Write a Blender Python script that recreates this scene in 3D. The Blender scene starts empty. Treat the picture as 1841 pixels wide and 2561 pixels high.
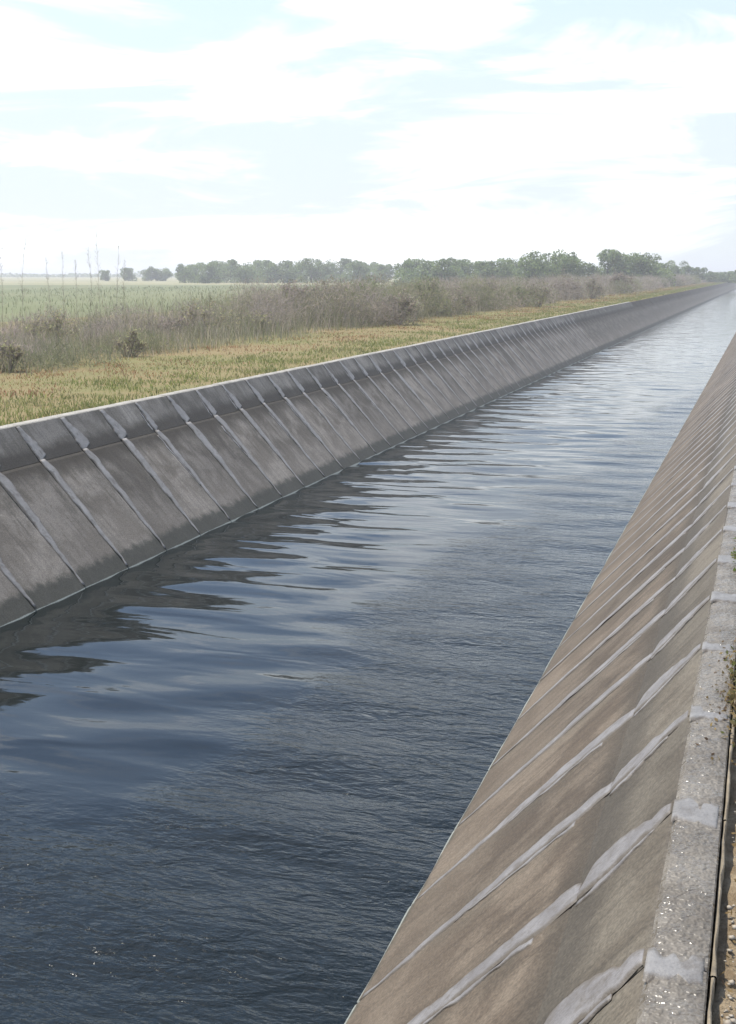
import bpy, math, random
import numpy as np
from mathutils import Vector, Matrix

R = math.radians
rng = np.random.default_rng(11)
random.seed(11)
sc = bpy.context.scene
COL = sc.collection

# ------------------------------------------------------------------ camera
CAM_Z = 3.2
cam = bpy.data.cameras.new("camera")
cam.sensor_fit = 'VERTICAL'
cam.sensor_height = 36.0
cam.lens = 36.0 * 3000 / 2561
cam.clip_start = 0.05
cam.clip_end = 20000
cam_o = bpy.data.objects.new("camera", cam)
COL.objects.link(cam_o)
cam_o.location = (0, 0, CAM_Z)
cam_o.rotation_euler = (R(90 - 11.227), 0, R(18.148))
sc.camera = cam_o

# ------------------------------------------------------------------ sky and sun
SUN_AZ = R(-66)      # from the canal's direction (+Y), negative = to the left
SUN_EL = R(60)
world = bpy.data.worlds.new("World")
sc.world = world
world.use_nodes = True
wt = world.node_tree
wt.nodes.clear()
w_out = wt.nodes.new("ShaderNodeOutputWorld")
w_bg = wt.nodes.new("ShaderNodeBackground")
w_sky = wt.nodes.new("ShaderNodeTexSky")
w_sky.sky_type = 'NISHITA'
w_sky.sun_disc = False
w_sky.sun_elevation = SUN_EL
w_sky.sun_rotation = SUN_AZ
w_sky.air_density = 1.0
w_sky.dust_density = 0.5
w_sky.ozone_density = 3.0
w_bg.inputs[1].default_value = 0.15
w_tc = wt.nodes.new("ShaderNodeTexCoord")


def w_noise(scale, rot, detail, rough, dist, loc=(0, 0, 0)):
    m = wt.nodes.new("ShaderNodeMapping")
    m.inputs['Scale'].default_value = scale
    m.inputs['Rotation'].default_value = rot
    m.inputs['Location'].default_value = loc
    n = wt.nodes.new("ShaderNodeTexNoise")
    n.inputs['Scale'].default_value = 1.0
    n.inputs['Detail'].default_value = detail
    n.inputs['Roughness'].default_value = rough
    n.inputs['Distortion'].default_value = dist
    wt.links.new(w_tc.outputs['Generated'], m.inputs[0])
    wt.links.new(m.outputs[0], n.inputs['Vector'])
    return n.outputs['Fac']


def w_math(op, a, b):
    n = wt.nodes.new("ShaderNodeMath")
    n.operation = op
    for i, v in enumerate((a, b)):
        if isinstance(v, (int, float)):
            n.inputs[i].default_value = v
        else:
            wt.links.new(v, n.inputs[i])
    return n.outputs[0]


def w_ramp(v, a, b):
    n = wt.nodes.new("ShaderNodeMapRange")
    n.interpolation_type = 'SMOOTHSTEP'
    n.inputs[1].default_value = a
    n.inputs[2].default_value = b
    wt.links.new(v, n.inputs[0])
    return n.outputs[0]


broad = w_noise((2.2, 2.2, 9.0), (0.10, 0.05, 0.3), 5, 0.5, 0.5, (8.8, 1.1, 6.6))
fine = w_noise((5.0, 5.0, 26.0), (0.12, 0.06, 0.9), 6, 0.6, 0.8, (6.7, 7.2, 7.9))
cov = w_math('ADD', w_math('MULTIPLY', broad, 0.56), w_math('MULTIPLY', fine, 0.44))
w_sep = wt.nodes.new("ShaderNodeSeparateXYZ")
wt.links.new(w_tc.outputs['Generated'], w_sep.inputs[0])
w_el = w_math('MAXIMUM', w_sep.outputs[2], 0.0)
# the hazy air pales the sky towards the horizon, the same all round
hz = w_math('DIVIDE', 1.0, w_math('ADD', 1.0, w_math('POWER', w_math('MULTIPLY', w_el, 3.7), 3.4)))
w_hz = wt.nodes.new("ShaderNodeMix")
w_hz.data_type = 'RGBA'
w_hz.inputs[7].default_value = (3.36, 3.66, 3.88, 1)
wt.links.new(w_math('MULTIPLY', hz, 0.92), w_hz.inputs[0])
wt.links.new(w_sky.outputs[0], w_hz.inputs[6])
# a thin cloud layer: the lower one looks, the more cloud lies along the line of sight
tau = w_math('DIVIDE', w_math('MULTIPLY', w_ramp(cov, 0.455, 0.70), -0.62), w_math('ADD', w_el, 0.16))
cloud = w_math('SUBTRACT', 1.0, w_math('POWER', 2.718, tau))
w_mix = wt.nodes.new("ShaderNodeMix")
w_mix.data_type = 'RGBA'
w_mix.inputs[7].default_value = (8.8, 8.8, 8.75, 1)
wt.links.new(cloud, w_mix.inputs[0])
wt.links.new(w_hz.outputs[2], w_mix.inputs[6])
wt.links.new(w_mix.outputs[2], w_bg.inputs[0])
wt.links.new(w_bg.outputs[0], w_out.inputs[0])

sun_d = bpy.data.lights.new("sun", 'SUN')
sun_d.energy = 4.0
sun_d.angle = R(0.6)
sun_d.color = (1.0, 0.94, 0.84)
sun_o = bpy.data.objects.new("sun", sun_d)
COL.objects.link(sun_o)
sdir = Vector((math.sin(SUN_AZ) * math.cos(SUN_EL), math.cos(SUN_AZ) * math.cos(SUN_EL), math.sin(SUN_EL)))
sun_o.rotation_euler = (-sdir).to_track_quat('-Z', 'Y').to_euler()
sun_o.location = (0, 0, 30)

sc.view_settings.view_transform = 'Standard'
sc.view_settings.look = 'None'
sc.view_settings.exposure = 0.72
sc.view_settings.gamma = 1.0
sc.view_settings.use_curve_mapping = False
sc.cycles.use_denoising = True
sc.cycles.max_bounces = 6
sc.cycles.volume_bounces = 0
sc.cycles.transparent_max_bounces = 8
sc.cycles.sample_clamp_direct = 8.0
sc.cycles.sample_clamp_indirect = 4.0
sc.cycles.caustics_reflective = False
sc.cycles.caustics_refractive = False


# ------------------------------------------------------------------ material helpers
class NT:
    def __init__(self, name):
        self.mat = bpy.data.materials.new(name)
        self.mat.use_nodes = True
        self.t = self.mat.node_tree
        self.t.nodes.clear()
        self.out = self.t.nodes.new("ShaderNodeOutputMaterial")
        self.bsdf = self.t.nodes.new("ShaderNodeBsdfPrincipled")
        self.t.links.new(self.bsdf.outputs[0], self.out.inputs[0])

    def n(self, typ, **kw):
        nd = self.t.nodes.new(typ)
        for k, v in kw.items():
            setattr(nd, k, v)
        return nd

    def put(self, sock, v):
        if isinstance(v, (int, float)):
            sock.default_value = v
        elif isinstance(v, (tuple, list)):
            sock.default_value = tuple(v) + ((1,) if len(v) == 3 and sock.type == 'RGBA' else ())
        else:
            self.t.links.new(v, sock)

    def math(self, op, a, b=0.0, clamp=False):
        nd = self.n("ShaderNodeMath", operation=op, use_clamp=clamp)
        self.put(nd.inputs[0], a)
        self.put(nd.inputs[1], b)
        return nd.outputs[0]

    def mapr(self, v, a, b, c=0.0, d=1.0, smooth=True):
        nd = self.n("ShaderNodeMapRange")
        nd.interpolation_type = 'SMOOTHSTEP' if smooth else 'LINEAR'
        self.put(nd.inputs[0], v)
        for i, x in enumerate((a, b, c, d)):
            self.put(nd.inputs[i + 1], x)
        return nd.outputs[0]

    def mix(self, f, a, b, mode='MIX'):
        nd = self.n("ShaderNodeMix", data_type='RGBA', blend_type=mode)
        self.put(nd.inputs[0], f)
        self.put(nd.inputs[6], a)
        self.put(nd.inputs[7], b)
        return nd.outputs[2]

    def noise(self, vec, scale, detail=4, rough=0.55, dist=0.0, mscale=None, mrot=None):
        if mscale or mrot:
            m = self.n("ShaderNodeMapping")
            self.put(m.inputs[0], vec)
            if mscale:
                m.inputs['Scale'].default_value = mscale
            if mrot:
                m.inputs['Rotation'].default_value = mrot
            vec = m.outputs[0]
        nd = self.n("ShaderNodeTexNoise")
        self.put(nd.inputs['Vector'], vec)
        nd.inputs['Scale'].default_value = scale
        nd.inputs['Detail'].default_value = detail
        nd.inputs['Roughness'].default_value = rough
        nd.inputs['Distortion'].default_value = dist
        return nd.outputs['Fac']

    def pos(self):
        return self.n("ShaderNodeNewGeometry").outputs['Position']

    def obj(self):
        return self.n("ShaderNodeTexCoord").outputs['Object']

    def rand(self):
        return self.n("ShaderNodeObjectInfo").outputs['Random']

    def sep(self, v):
        nd = self.n("ShaderNodeSeparateXYZ")
        self.put(nd.inputs[0], v)
        return nd.outputs

    def bump(self, h, strength, dist, normal=None):
        nd = self.n("ShaderNodeBump")
        nd.inputs['Strength'].default_value = strength
        nd.inputs['Distance'].default_value = dist
        self.put(nd.inputs['Height'], h)
        if normal is not None:
            self.put(nd.inputs['Normal'], normal)
        return nd.outputs[0]

    def set(self, **kw):
        names = dict(color='Base Color', rough='Roughness', normal='Normal', spec='Specular IOR Level', ior='IOR')
        for k, v in kw.items():
            self.put(self.bsdf.inputs[names[k]], v)
        return self.mat


def concrete(name, light, dark, lower=True, side='left'):
    """Weathered precast concrete: blotches, drips down the slope, dirt by the joints, wet foot at the waterline."""
    m = NT(name)
    p, o = m.pos(), m.obj()
    px, py, pz = m.sep(p)
    ox, oy, oz = m.sep(o)
    rnd = m.rand()
    blotch = m.noise(p, 2.3, 6, 0.62, 0.4)
    mid = m.noise(p, 9.0, 5, 0.6)
    grain = m.noise(p, 75.0, 4, 0.65)
    # drips run down the slope: long in local Y, narrow in X; object random shifts the pattern
    cmb = m.n("ShaderNodeCombineXYZ")
    m.put(cmb.inputs[0], m.math('MULTIPLY', ox, 17.0))
    m.put(cmb.inputs[1], m.math('MULTIPLY', oy, 1.3))
    m.put(cmb.inputs[2], m.math('MULTIPLY', py, 1.9))
    drip = m.noise(cmb.outputs[0], 1.0, 5, 0.6, 0.3)
    f = m.mapr(blotch, 0.38, 0.62)
    col = m.mix(f, dark, light)
    col = m.mix(m.math('MULTIPLY', m.mapr(drip, 0.47, 0.68), 0.55), col, tuple(c * 0.55 for c in dark))
    # per slab tone
    tone = m.mapr(rnd, 0, 1, 0.74, 1.16, smooth=False)
    tcol = m.n("ShaderNodeCombineColor")
    for i in range(3):
        m.put(tcol.inputs[i], tone)
    col = m.mix(1.0, col, tcol.outputs[0], 'MULTIPLY')
    # dirt collected along the joints (both long edges of a slab)
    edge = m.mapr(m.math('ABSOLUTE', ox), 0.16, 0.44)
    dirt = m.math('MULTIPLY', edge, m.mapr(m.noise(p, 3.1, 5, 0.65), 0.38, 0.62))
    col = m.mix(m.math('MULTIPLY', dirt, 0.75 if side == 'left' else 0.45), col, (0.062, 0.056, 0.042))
    if lower:
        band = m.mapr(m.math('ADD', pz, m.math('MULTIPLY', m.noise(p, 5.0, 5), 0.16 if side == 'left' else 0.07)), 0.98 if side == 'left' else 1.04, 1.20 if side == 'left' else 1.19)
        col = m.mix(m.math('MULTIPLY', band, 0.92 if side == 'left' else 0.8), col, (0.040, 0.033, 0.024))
        # pale lime and sand on the lower third, where the water stands at times
        low = m.mapr(m.math('ADD', pz, m.math('MULTIPLY', blotch, 0.5)), 0.95, 0.45)
        col = m.mix(m.math('MULTIPLY', low, 0.28), col, tuple(min(1, c * 1.25) for c in light))
        wet_top = 0.21 if side == 'left' else 0.055
        wet = m.mapr(m.math('ADD', pz, m.math('MULTIPLY', m.noise(p, 7.0, 6, 0.65), 0.16)), wet_top + 0.075, wet_top - 0.0)
        col = m.mix(m.math('MULTIPLY', wet, 0.88), col, (0.032, 0.032, 0.022))
        lime = m.mapr(m.math('ADD', pz, m.math('MULTIPLY', m.noise(p, 8.0, 4), 0.012)), 0.018, 0.012)
        col = m.mix(m.math('MULTIPLY', lime, 0.38), col, (0.42, 0.46, 0.42))
        rough = m.mapr(wet, 0, 1, 0.85, 0.7)
    else:
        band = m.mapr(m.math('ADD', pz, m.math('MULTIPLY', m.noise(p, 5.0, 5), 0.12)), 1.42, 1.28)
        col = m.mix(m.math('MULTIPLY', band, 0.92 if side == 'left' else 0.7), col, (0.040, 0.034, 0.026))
        rough = 0.8
    spots = m.mapr(m.noise(p, 34.0, 2, 0.5), 0.70, 0.76)
    col = m.mix(m.math('MULTIPLY', spots, 0.55), col, (0.07, 0.06, 0.05))
    gr = m.n("ShaderNodeCombineColor")
    for i in range(3):
        m.put(gr.inputs[i], m.mapr(grain, 0.3, 0.72, 0.80, 1.45))
    col = m.mix(1.0, col, gr.outputs[0], 'MULTIPLY')
    h = m.math('ADD', m.math('MULTIPLY', grain, 0.35), m.math('MULTIPLY', mid, 1.0))
    nrm = m.bump(h, 0.5, 0.012)
    return m.set(color=col, rough=rough, normal=nrm, spec=0.35)


M = {}
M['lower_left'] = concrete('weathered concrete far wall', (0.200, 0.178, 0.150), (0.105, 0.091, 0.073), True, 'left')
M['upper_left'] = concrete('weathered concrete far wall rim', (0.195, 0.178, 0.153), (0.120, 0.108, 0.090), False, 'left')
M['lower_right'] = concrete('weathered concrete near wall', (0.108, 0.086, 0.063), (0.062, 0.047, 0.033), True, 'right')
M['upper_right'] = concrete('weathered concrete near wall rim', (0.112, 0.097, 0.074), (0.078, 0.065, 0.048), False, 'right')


def mat_coping(name, light, dark, gloss):
    m = NT(name)
    p = m.pos()
    b = m.noise(p, 6.0, 5, 0.6)
    g = m.noise(p, 60.0, 4, 0.6)
    col = m.mix(m.mapr(b, 0.35, 0.65), dark, light)
    col = m.mix(m.math('MULTIPLY', m.mapr(m.noise(p, 28.0, 3), 0.64, 0.72), 0.6), col, (0.10, 0.085, 0.065))
    h = m.noise(p, 58.0, 1, 0.5)
    rough = m.mapr(m.noise(p, 21.0, 3, 0.6), 0.45, 0.6, 0.55, gloss)
    return m.set(color=col, rough=rough, normal=m.bump(h, 1.0, 0.0115), spec=0.45)


M['coping_right'] = mat_coping('trowelled shiny concrete', (0.150, 0.132, 0.106), (0.095, 0.080, 0.060), 0.19)
M['coping_left'] = mat_coping('pale trowelled concrete', (0.32, 0.295, 0.245), (0.23, 0.21, 0.17), 0.6)


def mat_sealant(name, c1, c2, rough, grime=(0.095, 0.080, 0.062), worn=True):
    m = NT(name)
    p = m.pos()
    col = m.mix(m.mapr(m.noise(p, 7.0, 5, 0.6), 0.35, 0.7), c1, c2)
    col = m.mix(m.math('MULTIPLY', m.mapr(m.noise(p, 11.0, 6, 0.7, 0.5), 0.50, 0.68), 0.6), col, grime)
    col = m.mix(m.math('MULTIPLY', m.mapr(m.noise(p, 60.0, 4, 0.65), 0.55, 0.72), 0.5), col, tuple(c * 0.45 for c in c1))
    if worn:
        a = m.n("ShaderNodeAttribute", attribute_name="tint")
        worn_f = m.mapr(m.math('ADD', a.outputs['Fac'], m.math('MULTIPLY', m.noise(p, 16.0, 5, 0.65), 0.9)), 0.55, 1.15)
        col = m.mix(worn_f, grime, col)
    h = m.math('ADD', m.noise(p, 24.0, 4, 0.6), m.math('MULTIPLY', m.noise(p, 90.0, 3, 0.6), 0.4))
    return m.set(color=col, rough=rough, normal=m.bump(h, 0.6, 0.010), spec=0.4)


M['seal_right'] = mat_sealant('smooth lavender grey joint mortar', (0.145, 0.137, 0.134), (0.205, 0.197, 0.194), 0.5)
M['patch_right'] = mat_sealant('shiny grey coping mortar', (0.15, 0.142, 0.132), (0.20, 0.192, 0.182), 0.45)
M['seal_left'] = mat_sealant('grey joint mortar', (0.20, 0.188, 0.172), (0.27, 0.256, 0.238), 0.6)
M['edging'] = mat_sealant('tan mortar edging', (0.17, 0.14, 0.095), (0.25, 0.21, 0.15), 0.85, worn=False)

# ground: dry soil with thin grass
m = NT('dry soil with thin grass')
p = m.pos()
n1 = m.noise(p, 0.35, 6, 0.6)
n2 = m.noise(p, 3.0, 6, 0.65)
n3 = m.noise(p, 28.0, 5, 0.7)
col = m.mix(m.mapr(n1, 0.38, 0.62), (0.175, 0.16, 0.07), (0.215, 0.165, 0.085))
col = m.mix(m.math('MULTIPLY', m.mapr(n2, 0.54, 0.70), 0.45), col, (0.26, 0.15, 0.085))
col = m.mix(m.math('MULTIPLY', m.mapr(n3, 0.45, 0.7), 0.5), col, (0.12, 0.12, 0.045))
M['ground'] = m.set(color=col, rough=0.95, spec=0.1, normal=m.bump(m.math('ADD', n2, m.math('MULTIPLY', n3, 0.3)), 0.7, 0.05))

m = NT('near bank soil')
p = m.pos()
n2 = m.noise(p, 9.0, 6, 0.65)
n3 = m.noise(p, 90.0, 5, 0.7)
col = m.mix(m.mapr(n2, 0.35, 0.65), (0.20, 0.145, 0.085), (0.33, 0.26, 0.17))
col = m.mix(m.math('MULTIPLY', m.mapr(n3, 0.5, 0.72), 0.7), col, (0.09, 0.07, 0.045))
M['soil'] = m.set(color=col, rough=0.95, spec=0.15, normal=m.bump(m.math('ADD', n2, m.math('MULTIPLY', n3, 0.5)), 1.0, 0.03))

m = NT('young green crop')
p = m.pos()
n1 = m.noise(p, 0.05, 5, 0.6, mscale=(1, 0.35, 1))
n2 = m.noise(p, 1.2, 5, 0.7)
col = m.mix(m.mapr(n1, 0.35, 0.65), (0.125, 0.145, 0.068), (0.16, 0.17, 0.09))
col = m.mix(m.math('MULTIPLY', m.mapr(n2, 0.5, 0.72), 0.45), col, (0.19, 0.175, 0.09))
M['field'] = m.set(color=col, rough=0.95, spec=0.1, normal=m.bump(n2, 0.8, 0.12))

m = NT('pale stubble')
p = m.pos()
n1 = m.noise(p, 0.03, 5, 0.6)
col = m.mix(m.mapr(n1, 0.35, 0.65), (0.21, 0.21, 0.11), (0.28, 0.255, 0.15))
M['stubble'] = m.set(color=col, rough=0.95, spec=0.1)

# water
m = NT('canal water')
p = m.pos()
px, py, pz = m.sep(p)
calm = m.noise(p, 0.23, 3, 0.5, 0.6)
# wind-roughened strip along the near bank; the far side lies in the lee and stays smooth
lane = m.mapr(m.math('ADD', px, m.math('ADD', m.math('MULTIPLY', calm, 2.4), m.math('MULTIPLY', py, -0.06))), -3.35, -2.2)
near = m.mapr(m.math('ADD', py, m.math('MULTIPLY', calm, 2.0)), 7.4, 5.9)
wind = m.math('MAXIMUM', lane, near)
wind = m.mapr(wind, 0, 1, 0.035, 1.0)
r1 = m.noise(p, 1.0, 3, 0.55, 0.5, mscale=(4.2, 8.6, 1), mrot=(0, 0, 0.18))
r2 = m.noise(p, 1.0, 3, 0.55, 0.3, mscale=(14.0, 30.0, 1), mrot=(0, 0, -0.22))
h = m.math('ADD', m.math('MULTIPLY', r1, 0.023), m.math('MULTIPLY', r2, 0.0068))
h = m.math('MULTIPLY', m.math('MULTIPLY', h, wind), m.mapr(py, 9.0, 20.0, 1.0, 0.5))
swell = m.noise(p, 1.0, 2, 0.45, 0.4, mscale=(0.8, 2.3, 1), mrot=(0, 0, 0.1))
h = m.math('ADD', h, m.math('MULTIPLY', swell, 0.020))
nb = m.bump(h, 1.0, 1.0)
M['water'] = m.set(color=(0.0025, 0.0055, 0.0050), rough=0.03, ior=1.333, spec=0.5, normal=nb)


def mat_plant(name, trans=0.25, rough=0.75):
    m = NT(name)
    a = m.n("ShaderNodeAttribute", attribute_name="tint")
    m.set(color=a.outputs['Color'], rough=rough, spec=0.2)
    tr = m.n("ShaderNodeBsdfTranslucent")
    m.put(tr.inputs[0], a.outputs['Color'])
    mx = m.n("ShaderNodeMixShader")
    mx.inputs[0].default_value = trans
    m.t.links.new(m.bsdf.outputs[0], mx.inputs[1])
    m.t.links.new(tr.outputs[0], mx.inputs[2])
    m.t.links.new(mx.outputs[0], m.out.inputs[0])
    return m.mat


M['blade'] = mat_plant('grass blades', 0.45)
M['leaf'] = mat_plant('leaves', 0.5, 0.6)
M['twig'] = mat_plant('dry twigs', 0.05, 0.85)

m = NT('bark')
p = m.pos()
M['bark'] = m.set(color=m.mix(m.noise(p, 6.0, 4), (0.06, 0.048, 0.036), (0.13, 0.11, 0.085)), rough=0.9)
m = NT('pebbles')
M['pebble'] = m.set(color=m.mix(m.noise(m.pos(), 45.0, 3), (0.16, 0.13, 0.095), (0.46, 0.41, 0.33)), rough=0.7)


# ------------------------------------------------------------------ mesh helpers
def tri_mesh(name, verts, faces, tint=None, smooth=False):
    """faces: (n,3) or (n,4) int array"""
    verts = np.asarray(verts, dtype=np.float32)
    faces = np.asarray(faces, dtype=np.int32)
    me = bpy.data.meshes.new(name)
    k = faces.shape[1]
    me.vertices.add(len(verts))
    me.vertices.foreach_set("co", verts.ravel())
    me.loops.add(faces.size)
    me.loops.foreach_set("vertex_index", faces.ravel())
    me.polygons.add(len(faces))
    me.polygons.foreach_set("loop_start", np.arange(0, faces.size, k, dtype=np.int32))
    me.polygons.foreach_set("loop_total", np.full(len(faces), k, dtype=np.int32))
    if tint is not None:
        a = me.attributes.new("tint", 'FLOAT_COLOR', 'POINT')
        t = np.ones((len(verts), 4), dtype=np.float32)
        t[:, :3] = tint
        a.data.foreach_set("color", t.ravel())
    me.update(calc_edges=True)
    me.validate()
    if smooth:
        me.polygons.foreach_set("use_smooth", np.ones(len(faces), dtype=bool))
    return me


def obj(name, me, mat, parent=None, mtx=None, **props):
    o = bpy.data.objects.new(name, me)
    if me is not None and mat is not None and not me.materials:
        me.materials.append(mat)
    COL.objects.link(o)
    if parent is not None:
        o.parent = parent
    if mtx is not None:
        o.matrix_local = mtx
    for k, v in props.items():
        o[k] = v
    return o


def thing(name, label, cat, loc=(0, 0, 0), group=None):
    o = bpy.data.objects.new(name, None)
    o.location = loc
    o.empty_display_size = 0.2
    COL.objects.link(o)
    o['label'] = label
    o['category'] = cat
    if group:
        o['group'] = group
    return o


def loft(rings, closed=True, caps=True):
    """rings: list of (k,3) arrays joined in order"""
    k = len(rings[0])
    v = np.concatenate([np.asarray(r, float) for r in rings])
    f = []
    for i in range(len(rings) - 1):
        for j in range(k if closed else k - 1):
            a, b = i * k + j, i * k + (j + 1) % k
            f.append((a, b, b + k, a + k))
    return v, f


def py_mesh(name, v, f, smooth=False):
    me = bpy.data.meshes.new(name)
    me.from_pydata([tuple(x) for x in v], [], [tuple(int(i) for i in q) for q in f])
    me.update()
    if smooth:
        me.polygons.foreach_set("use_smooth", np.ones(len(me.polygons), dtype=bool))
    return me


# ------------------------------------------------------------------ canal section (x across, y along, z up, water at 0)
RW, RG, RK, RO = (-1.558, 0.0), (-0.478, 1.165), (-0.180, 1.536), (-0.036, 1.536)
LW, LG, LK, LO = (-6.528, 0.0), (-7.608, 1.165), (-7.906, 1.536), (-8.050, 1.536)
STEP = 0.90
GROUND_Z = 1.50
Y_NOTCH = 75.2


def frame(side, p0, p1, y, off=0.0):
    """local X along the canal, local Y up the slope, local Z out of the face; origin on the face at p0"""
    u = Vector((p1[0] - p0[0], 0, p1[1] - p0[1])).normalized()
    n = Vector((u.z, 0, -u.x)) if side == 'left' else Vector((-u.z, 0, u.x))
    X = u.cross(n)
    o = Vector((p0[0], y, p0[1])) + n * off
    return Matrix(((X.x, u.x, n.x, o.x), (X.y, u.y, n.y, o.y), (X.z, u.z, n.z, o.z), (0, 0, 0, 1)))


def slab_mesh(name, L0, L1, w, th, ch, seed, top_round=0.0):
    """A slab lying in local XY, face at z=0, chamfered long and short edges, slightly uneven."""
    r = random.Random(seed)
    hw = w / 2
    rows = [(L0, -th), (L0, -ch), (L0 + ch, 0.0)]
    for t in (0.33, 0.66):
        rows.append((L0 + (L1 - L0) * t, r.uniform(-.002, .0005)))
    if top_round > 0:
        rows += [(L1 - top_round * 1.6, 0.0), (L1 - top_round * .55, -top_round * .22), (L1 - top_round * .1, -top_round * .6), (L1, -th)]
    else:
        rows += [(L1 - ch, 0.0), (L1, -ch), (L1, -th)]
    rings = []
    for (yy, zz) in rows:
        e = [r.uniform(-.002, .002) for _ in range(2)]
        z_e = min(zz, zz - ch) if zz > -ch * 1.01 else zz
        rings.append([(-hw + e[0], yy, -th), (-hw + e[0], yy, max(z_e, -th)), (-hw + ch, yy, zz), (hw - ch, yy, zz), (hw + e[1], yy, max(z_e, -th)), (hw + e[1], yy, -th)])
    v, f = loft(rings, closed=False)
    return py_mesh(name, v, f)


def ribbon(name, L0, L1, lo, hi, th, seed, nseg=22, wob=0.012, dome=True):
    """A smeared strip of mortar along local Y between x=lo(t) and x=hi(t), domed, edges sunk into the slab."""
    r = np.random.default_rng(seed)
    ts = np.linspace(0, 1, nseg + 1)

    def wobble(a):
        k = np.convolve(r.normal(0, 1, nseg + 9), np.array([1, 2, 3, 2, 1]) / 5.0, 'same')[4:-4]
        return a * k + r.normal(0, a * .16, nseg + 1)
    a = np.array([lo(t) for t in ts]) + wobble(wob)
    b = np.array([hi(t) for t in ts]) + wobble(wob * .8)
    rings = []
    for i, t in enumerate(ts):
        y = L0 + (L1 - L0) * t
        x0, x1 = min(a[i], b[i] - .004), b[i]
        w = x1 - x0
        e = min(1.0, 10 * t, 10 * (1 - t)) * .85 + .15
        z = th * e * (0.8 + 0.2 * r.random())
        k = min(.030, w * .22)
        rings.append([(x0, y, -.004), (x0 + k * .5, y, z * .55), (x0 + k * 1.4, y, z * .9), ((x0 + x1) / 2, y, z), (x1 - k * 1.4, y, z * .9), (x1 - k * .5, y, z * .55), (x1, y, -.004)])
    v, f = loft(rings, closed=False)
    f = list(f) + [tuple(range(6, -1, -1)), tuple(range(nseg * 7, nseg * 7 + 7))]
    me = py_mesh(name, v, f, True)
    at_ = me.attributes.new("tint", 'FLOAT_COLOR', 'POINT')
    e7 = np.tile(np.array([0, .3, .75, 1, .75, .3, 0]), nseg + 1)
    at_.data.foreach_set("color", np.repeat(e7, 4).astype(np.float32))
    return me


def coping_mesh(name, w, seed):
    """Coping block: local X along the canal, Y outward (away from water), Z up, origin at inner top edge; rounded nose."""
    r = random.Random(seed)
    W = 0.144
    prof = [(0.030, -0.110), (-0.004, -0.075), (-0.012, -0.045), (-0.008, -0.020), (0.008, -0.005), (0.030, 0.0), (0.075, 0.004), (0.120, 0.002), (W - .004, -0.002), (W, -0.008), (W, -0.110)]
    hw = w / 2
    rings = []
    for x, k in ((-hw, .75), (-hw + .008, 1.0), (-hw * .4, 1.0), (hw * .3, 1.0), (hw - .008, 1.0), (hw, .75)):
        d = 0.0 if k == 1.0 else -.006
        j = r.uniform(-.0025, .0025)
        rings.append([(x, a + (0.004 if k < 1 and a < .02 else 0), b + d * (b > -.1) + j * (b > -.1)) for a, b in prof])
    v, f = loft(rings, closed=False)
    n = len(prof)
    f = list(f) + [tuple(range(n)), tuple(range(5 * n + n - 1, 5 * n - 1, -1))]
    return py_mesh(name, v, f, False)


def yframe(side, x, z, y):
    """frame for coping: X along, Y outward, Z up"""
    if side == 'left':   # outward = -x ; X = Y x Z = (-1,0,0)x(0,0,1) = (0,1,0)
        return Matrix(((0, -1, 0, x), (1, 0, 0, y), (0, 0, 1, z), (0, 0, 0, 1)))
    return Matrix(((0, 1, 0, x), (-1, 0, 0, y), (0, 0, 1, z), (0, 0, 0, 1)))


LOW_L = math.hypot(1.08, 1.165)
UP_L = math.hypot(0.298, 0.371)


def lerp(*pts):
    xs, ys = zip(*pts)
    return lambda t: float(np.interp(t, xs, ys))


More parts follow.
